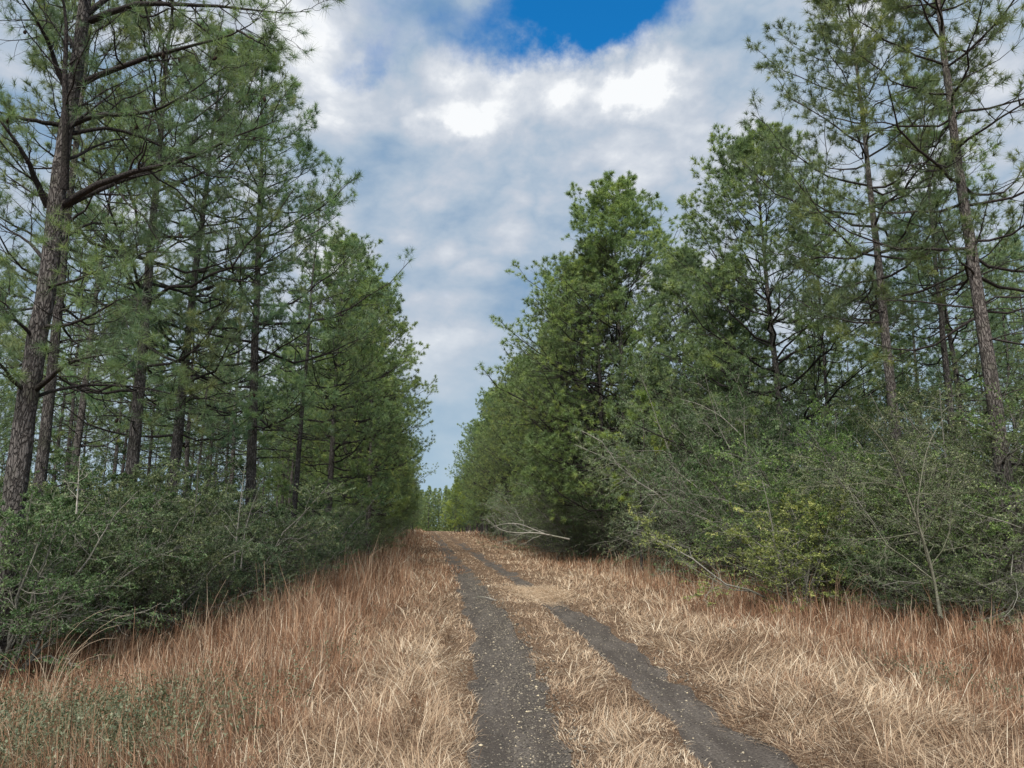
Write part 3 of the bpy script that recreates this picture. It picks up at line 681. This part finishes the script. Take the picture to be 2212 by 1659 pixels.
o = link('crown', gn.mesh('crown', M_needle), hero); o.color = (0.85, 0.95, 0.9, 1)
# upper crown of the same pine above the frame keeps its shape from other places
gc = Geo(); ph = np.linspace(0, PI, 9); rp = np.sin(ph)*0.5+0.02; zc = -0.5*np.cos(ph)
rings = np.stack([np.stack([(rp*(1+0.12*(i_ % 2)))*math.cos(a_), (rp*(1+0.12*(i_ % 2)))*math.sin(a_), zc], -1) for i_, a_ in enumerate(np.linspace(0, 2*PI, 13)[:-1])], 1)
i = (np.arange(8)[:, None]*12); j = np.arange(12)[None, :]; jj = (j+1) % 12
gc.add(rings*np.array([0.04, 0.04, 0.08]), np.stack([i+j, i+jj, i+12+jj, i+12+j], -1).reshape(-1, 4)); cone_me = gc.mesh('pine_cone', M_cone)
for c_ in cones[:26]:
    o = link('pine_cone', cone_me, hero); o.location = Vector(c_-base)-Vector((0, 0, 0.05)); o.rotation_euler = (random.uniform(-0.6, 0.6), random.uniform(-0.6, 0.6), 0)

# ------------------------------------------------------------------ shrubs
def make_shrub(seed, H, W, stems=9, sec=10, ter=6, qua=3, per=15, ll=0.046, lw=0.022, bare=0.12, bs=0.55):
    rng = np.random.default_rng(seed)
    a = np.arange(stems)*2*PI/stems+rng.normal(0, 0.3, stems); out = rng.uniform(0.15, 1.0, stems)
    s = np.linspace(0, 1, 9); L = H*rng.uniform(0.75, 1.05, stems)
    d = np.stack([np.cos(a)*out*W/H*0.9, np.sin(a)*out*W/H*0.9, 1-0.35*out], -1)
    b = np.stack([np.cos(a)*0.15, np.sin(a)*0.15, 0*a-0.05], -1)
    arch = np.stack([np.cos(a), np.sin(a), -0.5+0*a], -1)
    P1 = b[:, None]+d[:, None]*(L[:, None]*s)[..., None]+arch[:, None]*(0.25*out[:, None]*L[:, None]*s**2.2)[..., None]*0.8
    w = np.cumsum(rng.normal(0, 0.02, (stems, 9, 3)), axis=1)*L[:, None, None]; w[:, 0] = 0; P1 += w
    R1 = (0.012+0.005*H)*(1-0.8*s)[None]*np.ones((stems, 1))
    gl = Geo(); tubes(gl, P1, R1, 5)
    P2, R2 = spawn(rng, P1, R1, sec, 0.06, 0.98, 0.45, 0.14, 1.05, -0.03, 6, 0.04, 0.4, 0.004)
    tubes(gl, P2, R2, 4)
    P3, R3 = spawn(rng, P2, R2, ter, 0.2, 1.0, 0.45, 0.18, 0.85, 0.0, 5, 0.05, 0.45, 0.003)
    tubes(gl, P3, R3, 3)
    P4, R4 = spawn(rng, P3, R3, qua, 0.2, 1.0, 0.5, 0.25, 0.8, 0.03, 4, 0.06, 0.5, 0.0025)
    tubes(gl, P4, R4, 3)
    gf = Geo()
    k3 = rng.uniform(0, 1, len(P3)) > bare; k4 = rng.uniform(0, 1, len(P4)) > bare
    leaves(gf, rng, P3[k3], per, ll, lw); leaves(gf, rng, P4[k4], per, ll, lw, 0.1)
    for g_ in (gl, gf):
        for v in g_.v: v[:, 2] = np.where(v[:, 2] < 0.02, 0.02+0.02*rng.uniform(0, 1, len(v)), v[:, 2])
    return gl.mesh('shrub_stems', M_twig, True), gf.mesh('shrub_foliage', M_leaf)
SHRUB = [make_shrub(400+i, 3.0, 2.6, st, 10, 6, 4, 15, bare=ba) for i, (st, ba) in enumerate(((10, 0.2), (12, 0.08), (9, 0.3), (11, 0.12)))]
LOW = [make_shrub(450+i, 1.3, 1.5, 10, 7, 5, 3, 9, 0.034, 0.016, bare=0.3) for i in range(2)]
TALL = [make_shrub(480+i, 5.0, 4.2, 14, 12, 7, 4, 12, 0.052, 0.026, bare=ba) for i, ba in enumerate((0.06, 0.14, 0.1))]
spots = []
def place_shrub(var, x, y, s, sz, label, group=None, color=(1, 1, 1), twig=(1, 1, 1), rz=None, name='shrub'):
    t = empty(name, (x, y, float(zg(x, y))-0.02), rz if rz is not None else random.uniform(0, 6.28)); t.scale = (s, s, sz)
    o = link('stems', var[0], t); o.color = (*twig, 1)
    o = link('foliage', var[1], t); o.color = (*color, 1)
    spots.append((x, y)); return tag(t, label, 'shrub', group)
GG = (1.05, 1.0, 0.95); DG = (0.65, 0.8, 0.65); MG = (1.0, 1.2, 0.72); YL = (1.5, 1.42, 0.85); BL = (0.95, 1.0, 1.02)
# left bank (photo x, distance, width scale, height scale, colour)
LS = [(60, 10.0, .8, .8, DG, 'grey green shrub at the left edge, lowest and nearest of the bank'),
      (200, 12.6, .85, .85, GG, 'dark leafy shrub at the far left under the big pine'),
      (20, 12.0, 1.0, .95, DG, 'tall dark shrub wrapped round the foot of the big foreground pine'),
      (330, 12.8, .75, .72, BL, 'round twiggy grey green shrub bulging onto the russet grass'),
      (400, 14.4, .95, .95, GG, 'broad shrub with pale arching twigs left of the first straight trunk'),
      (250, 14.6, 1.0, 1.0, GG, 'tall twiggy shrub behind the bulging one on the left'),
      (480, 16.5, .85, .82, BL, 'grey twiggy shrub at the grass edge in the middle of the left bank'),
      (560, 19.2, .9, .85, GG, 'shrub with thin upright pale stems left of the bent trunk'),
      (120, 14.6, 1.1, 1.05, DG, 'dark shrub behind the big foreground pine'),
      (620, 22.5, .8, .65, BL, 'low grey shrub spilling onto the grass below the bent trunk'),
      (640, 25.0, 1.2, 1.15, DG, 'dark evergreen shrub right of the bent trunk'),
      (690, 28.0, .85, .8, GG, 'small grey green shrub below the wavy trunk'),
      (745, 34.0, .95, .9, BL, 'grey shrub at the grass edge beyond the wavy trunk'),
      (790, 41.0, 1.0, 1.0, GG, 'shrub hiding the foot of the double-looking trunk'),
      (450, 17.5, 1.2, 1.1, GG, 'tall grey green shrub behind the first straight trunk'),
      (330, 17.0, 1.2, 1.1, DG, 'tall dark shrub between the two nearest left trunks')]
for i, (px, yv, s, sz, c_, lb) in enumerate(LS): place_shrub(SHRUB[i % 4], xat(px, yv), yv, s*1.1, sz*1.25, lb, color=c_)
RS = [(2200, 15.6, 1.05, 1.2, MG, 'leafy green shrub at the right edge of the picture'),
      (2020, 16.2, 1.0, 1.22, GG, 'twiggy green shrub behind the bare leaning sapling'),
      (2120, 17.6, 1.2, 1.4, GG, 'tall green shrub with long pale twigs near the right edge'),
      (1850, 18.0, .85, 1.22, MG, 'green shrub with a rounded top left of the bare sapling'),
      (1700, 17.4, .95, .8, YL, 'yellow green leafy shrub bulging towards the track on the right'),
      (1650, 23.0, 1.05, 1.35, DG, 'dark shrub behind the yellow green one'),
      (1770, 22.5, 1.2, 1.45, MG, 'tall green shrub under the pointed pine'),
      (1560, 26.0, 1.15, 1.65, BL, 'tall bluish grey shrub with a ragged top in the middle of the right bank'),
      (1495, 31.0, 1.0, 1.7, BL, 'tallest bluish grey shrub with long pale bare twigs'),
      (1930, 20.5, 1.2, 1.35, GG, 'green shrub round the foot of the pale trunk'),
      (1600, 30.0, 1.4, 1.75, GG, 'large shrub behind the bluish grey ones'),
      (1340, 39.0, 1.1, 1.25, DG, 'dark green shrub below the pyramid shaped pine'),
      (1260, 42.0, 1.15, 1.25, GG, 'rounded shrub left of the young yellow green pine'),
      (1190, 50.0, 1.2, 1.15, BL, 'grey green shrub behind the fallen pale branch'),
      (2090, 14.6, .6, .55, GG, 'low twiggy shrub at the foot of the bare sapling'),
      (1910, 16.0, .62, .5, DG, 'low shrub in front of the rounded green one on the right')]
for i, (px, yv, s, sz, c_, lb) in enumerate(RS): place_shrub(TALL[i % 3] if sz > .9 else SHRUB[i % 4], xat(px, yv), yv, s*0.95 if sz > .9 else s*1.2, sz*(0.86 if px > 1700 else 1.06) if sz > .9 else sz*1.4, lb, color=c_)
prs = random.Random(9)
yv = 38.0
while yv < 125:
    place_shrub(prs.choice(SHRUB), float(xroad(yv))-7.6+prs.uniform(-.7, .5), yv, prs.uniform(.8, 1.15), prs.uniform(.6, .95), 'small distant shrub along the left verge', 'shrubs lining the far left verge', color=prs.choice([GG, BL, DG]))
    yv += 2.6+yv*0.03
yv = 47.0
while yv < 125:
    place_shrub(prs.choice(SHRUB), float(xroad(yv))+9.2+prs.uniform(-.6, .7), yv, prs.uniform(.9, 1.2), prs.uniform(.75, 1.1), 'small distant shrub along the right verge', 'shrubs lining the far right verge', color=prs.choice([GG, BL, DG]))
    yv += 2.6+yv*0.03
def under(n, ya, yb, la, lb, side, lab, grp):
    c = 0; tr_ = 0
    while c < n and tr_ < 5000:
        tr_ += 1; y = prs.uniform(ya, yb); x = float(xroad(y))+side*prs.uniform(la, lb)
        if abs(x) > 0.76*y+2 or any((x-a)**2+(y-b)**2 < 4.5 for a, b in spots): continue
        place_shrub(prs.choice(SHRUB), x, y, prs.uniform(1.0, 1.5), prs.uniform(.9, 1.25)*(1.35 if side > 0 else 1.05), lab, grp, color=prs.choice([GG, DG, BL, MG])); c += 1
under(46, 15, 70, 7.5, 30, -1, 'understorey shrub in the shade of the left woods', 'understorey shrubs of the left woods')
under(46, 18, 70, 9.0, 30, 1, 'understorey shrub in the shade of the right woods', 'understorey shrubs of the right woods')

# ------------------------------------------------------------------ single small things
def grass_clump(x, y, n, h, leaf, label, arch=(0.5, 1.4), azc=0.0, tone=0.85):
    rg = np.random.default_rng(int(abs(x*100)+y*10)); gs = Geo()
    a = rg.normal(azc, 0.9, n); s = np.linspace(0, 1, 9); L = h*rg.uniform(0.55, 1.1, n)
    th = rg.uniform(0.02, 0.25, n)[:, None]+rg.uniform(*arch, n)[:, None]*s[None]**2.2
    st = (L/8)[:, None]; X_ = np.cumsum(np.sin(th)*st, 1); Z_ = np.cumsum(np.cos(th)*st, 1)
    b = rg.normal(0, 0.035, (n, 2))
    P_ = np.stack([b[:, :1]+X_*np.cos(a)[:, None], b[:, 1:]+X_*np.sin(a)[:, None], Z_], -1)
    tubes(gs, P_, 0.0024*(1-0.6*s)[None]*np.ones((n, 1))*(1+0.03*y), 3, tone)
    t = empty('grass_clump', (x, y, float(zg(x, y))-0.02)); link('stalks', gs.mesh('stalks', M_sedge), t)
    gl = Geo(); m = n*leaf; bx = rg.normal(0, 0.05, m)
    blades(gl, rg, bx, rg.normal(0, 0.05, m), rg.uniform(0.15, 0.45, m)*h, np.full(m, 0.006), rg.uniform(0.1, 0.8, m), rg.uniform(0.3, 1.6, m), np.clip(rg.normal(tone-0.1, 0.15, m), 0, 1), z=np.zeros(m))
    link('leaf_blades', gl.mesh('leaf_blades', M_sedge), t)
    return tag(t, label, 'grass clump')
grass_clump(xat(160, 7.6), 7.6, 14, 1.15, 4, 'clump of golden stalks arching to the right in the left foreground', (0.6, 1.5), 0.2, 0.92)
grass_clump(xat(145, 6.9), 6.9, 9, 0.85, 5, 'upright orange grass clump below the arching golden stalks', (0.2, 1.6), 2.6, 0.8)
grass_clump(xat(330, 6.3), 6.3, 8, 0.95, 4, 'thin orange grass stalks standing upright left of the pale straw', (0.0, 0.4), 1.0, 0.72)
grass_clump(xat(430, 6.9), 6.9, 7, 1.1, 3, 'tall straight straw stalks in the middle of the russet grass', (0.0, 0.35), 0.5, 0.9)
grass_clump(xat(600, 8.2), 8.2, 7, 1.15, 3, 'two tone grass stalks leaning left above the russet grass', (0.1, 0.6), 3.0, 0.88)
grass_clump(xat(230, 6.0), 6.0, 10, 0.75, 6, 'bushy dry grass clump among the green weeds', (0.3, 1.3), -0.6, 0.85)
grass_clump(xat(1780, 14.2), 14.2, 10, 1.1, 4, 'dry stalks leaning against the shrubs on the right verge', (0.2, 1.1), 0.5, 0.85)
grass_clump(xat(1390, 22.0), 22.0, 12, 1.2, 5, 'tall orange grass clump at the foot of the young pine', (0.1, 0.9), 0.5, 0.8)
grass_clump(xat(1550, 18.5), 18.5, 10, 1.15, 5, 'tall orange grass clump in front of the bluish grey shrub', (0.1, 0.9), 2.5, 0.8)

def bare_wood(name, label, cat, polys, radii, seed, mat, sec=8, ter=5, up=0.1, la=0.4, parts='branches', leaf=None):
    rg = np.random.default_rng(seed); base = polys[0][0].copy(); base[2] = float(zg(base[0], base[1]))
    t = empty(name, tuple(base)); gf = Geo()
    for i_, (p, r_) in enumerate(zip(polys, radii)):
        g1 = Geo(); g2 = Geo(); s = np.linspace(0, 1, len(p)); rad = r_*(1-0.8*s); tubes(g1, p[None]-base, rad[None], 7)
        P2, R2 = spawn(rg, p[None], rad[None], sec, 0.15, 0.98, la, 0.1, 0.8, up, 6, 0.04, 1.2, 0.004, 0.5); tubes(g2, P2-base, R2, 4)
        P3, R3 = spawn(rg, P2, R2, ter, 0.2, 1.0, 0.4, 0.15, 0.7, 0.0, 5, 0.05, 1.0, 0.003); tubes(g2, P3-base, R3, 3)
        if leaf: leaves(gf, rg, P3-base, leaf, 0.03, 0.014)
        st_ = link('stem', g1.mesh('stem', mat, True), t); tw_ = link('twigs', g2.mesh('twigs', mat, True), st_)
        if mat is M_twig: st_.color = (.8, .82, .72, 1); tw_.color = (.75, .78, .66, 1)
    if leaf: link('leaves', gf.mesh('leaves', M_leaf), t)
    return tag(t, label, cat)
SY = 13.4
bare_wood('sapling', 'nearly bare pale sapling with two forked stems in front of the right shrubs', 'sapling',
          [curve([(2030, 1330), (2020, 1250), (1985, 1130), (1955, 1060), (1935, 990), (1900, 940), (1855, 895)], [SY, SY, SY-.1, SY-.1, SY-.2, SY-.3, SY-.4]),
           curve([(2035, 1335), (2010, 1220), (1975, 1120), (1990, 1040), (2000, 960), (2040, 900)], [SY+.1, SY+.1, SY+.2, SY+.2, SY+.3, SY+.4]),
           curve([(1955, 1060), (1900, 1040), (1800, 1050), (1740, 1050)], [SY-.1, SY-.4, SY-.7, SY-.9]),
           curve([(1985, 1150), (1900, 1165), (1840, 1165), (1790, 1160)], [SY, SY-.3, SY-.5, SY-.7]),
           curve([(1960, 1070), (2010, 1065), (2060, 1068), (2110, 1060)], [SY, SY-.2, SY-.3, SY-.4])], [.028, .022, .009, .009, .008], 3, M_twig, sec=14, ter=6, leaf=11)
bare_wood('sapling', 'thin upright grey stems rising from the left bank beside the bent trunk', 'sapling',
          [curve([(505, 1230), (512, 1150), (520, 1080), (530, 1000)], [14.2]*4), curve([(520, 1230), (528, 1150), (545, 1090), (570, 1030)], [14.2, 14.2, 14.1, 14.0])], [.018, .014], 4, M_pale, 6, 3, leaf=3)
bare_wood('sapling', 'forked pale bare stem standing in the left bank near the big pine', 'sapling',
          [curve([(165, 1110), (168, 1060), (170, 1030), (172, 985)], [9.4]*4), curve([(170, 1045), (150, 1042), (122, 1040)], [9.4, 9.3, 9.2])], [.012, .007], 8, M_pale, 4, 3, leaf=2)
bare_wood('fallen_branch', 'pale dead branch lying against the shrubs at the right side of the track', 'fallen branch',
          [curve([(1230, 1165), (1160, 1150), (1120, 1152), (1080, 1148), (1050, 1118)], [36, 35.5, 35, 34.8, 34.6]), curve([(1180, 1155), (1120, 1130), (1080, 1132), (1060, 1140)], [36, 36, 36, 36])], [.042, .032], 6, M_pale, 8, 5)
bare_wood('fallen_branch', 'long pale dead bough lying across the tall bluish grey shrub', 'fallen branch',
          [curve([(1600, 940), (1560, 900), (1510, 872), (1470, 862)], [20.5, 20.3, 20.2, 20.2]), ], [.018], 7, M_pale, 7, 3, leaf=2)
bare_wood('fallen_twig', 'thin pale twig lying across the left wheel rut', 'twig',
          [curve([(1072, 1297), (1050, 1290), (1030, 1289), (1018, 1292)], [16.9, 17.0, 17.1, 17.1])], [.012], 12, M_pale, 3, 2)

# young pine at the right verge, sparse and yellow green
YP = make_pine(900, 5.5, 0.045, 2.1, 1.5, 0.5, 2.4, 22, 0.19, 0.011, dead=False, sec=4, ter=2, fill=False, sweep=0.2)
place_pine(YP, xat(1378, 28.5), 28.5, 7.2, 'young slender yellow green pine growing at the right verge before the shrubs', rz=0.6, color=(1.5, 1.45, 0.8), H0=5.5)
YP2 = make_pine(901, 8.5, 0.06, 1.0, 2.4, 0.45, 4, 18, 0.19, 0.014, dead=False)
place_pine(YP2, xat(985, 118), 118, 8.6, 'bright yellow green young pine at the far end of the right row', rz=0.6, color=(1.6, 1.4, 0.8), H0=8.5)
print('objects', len(bpy.data.objects), 'pines', sum(o.name.startswith('pine_tree') for o in bpy.data.objects))
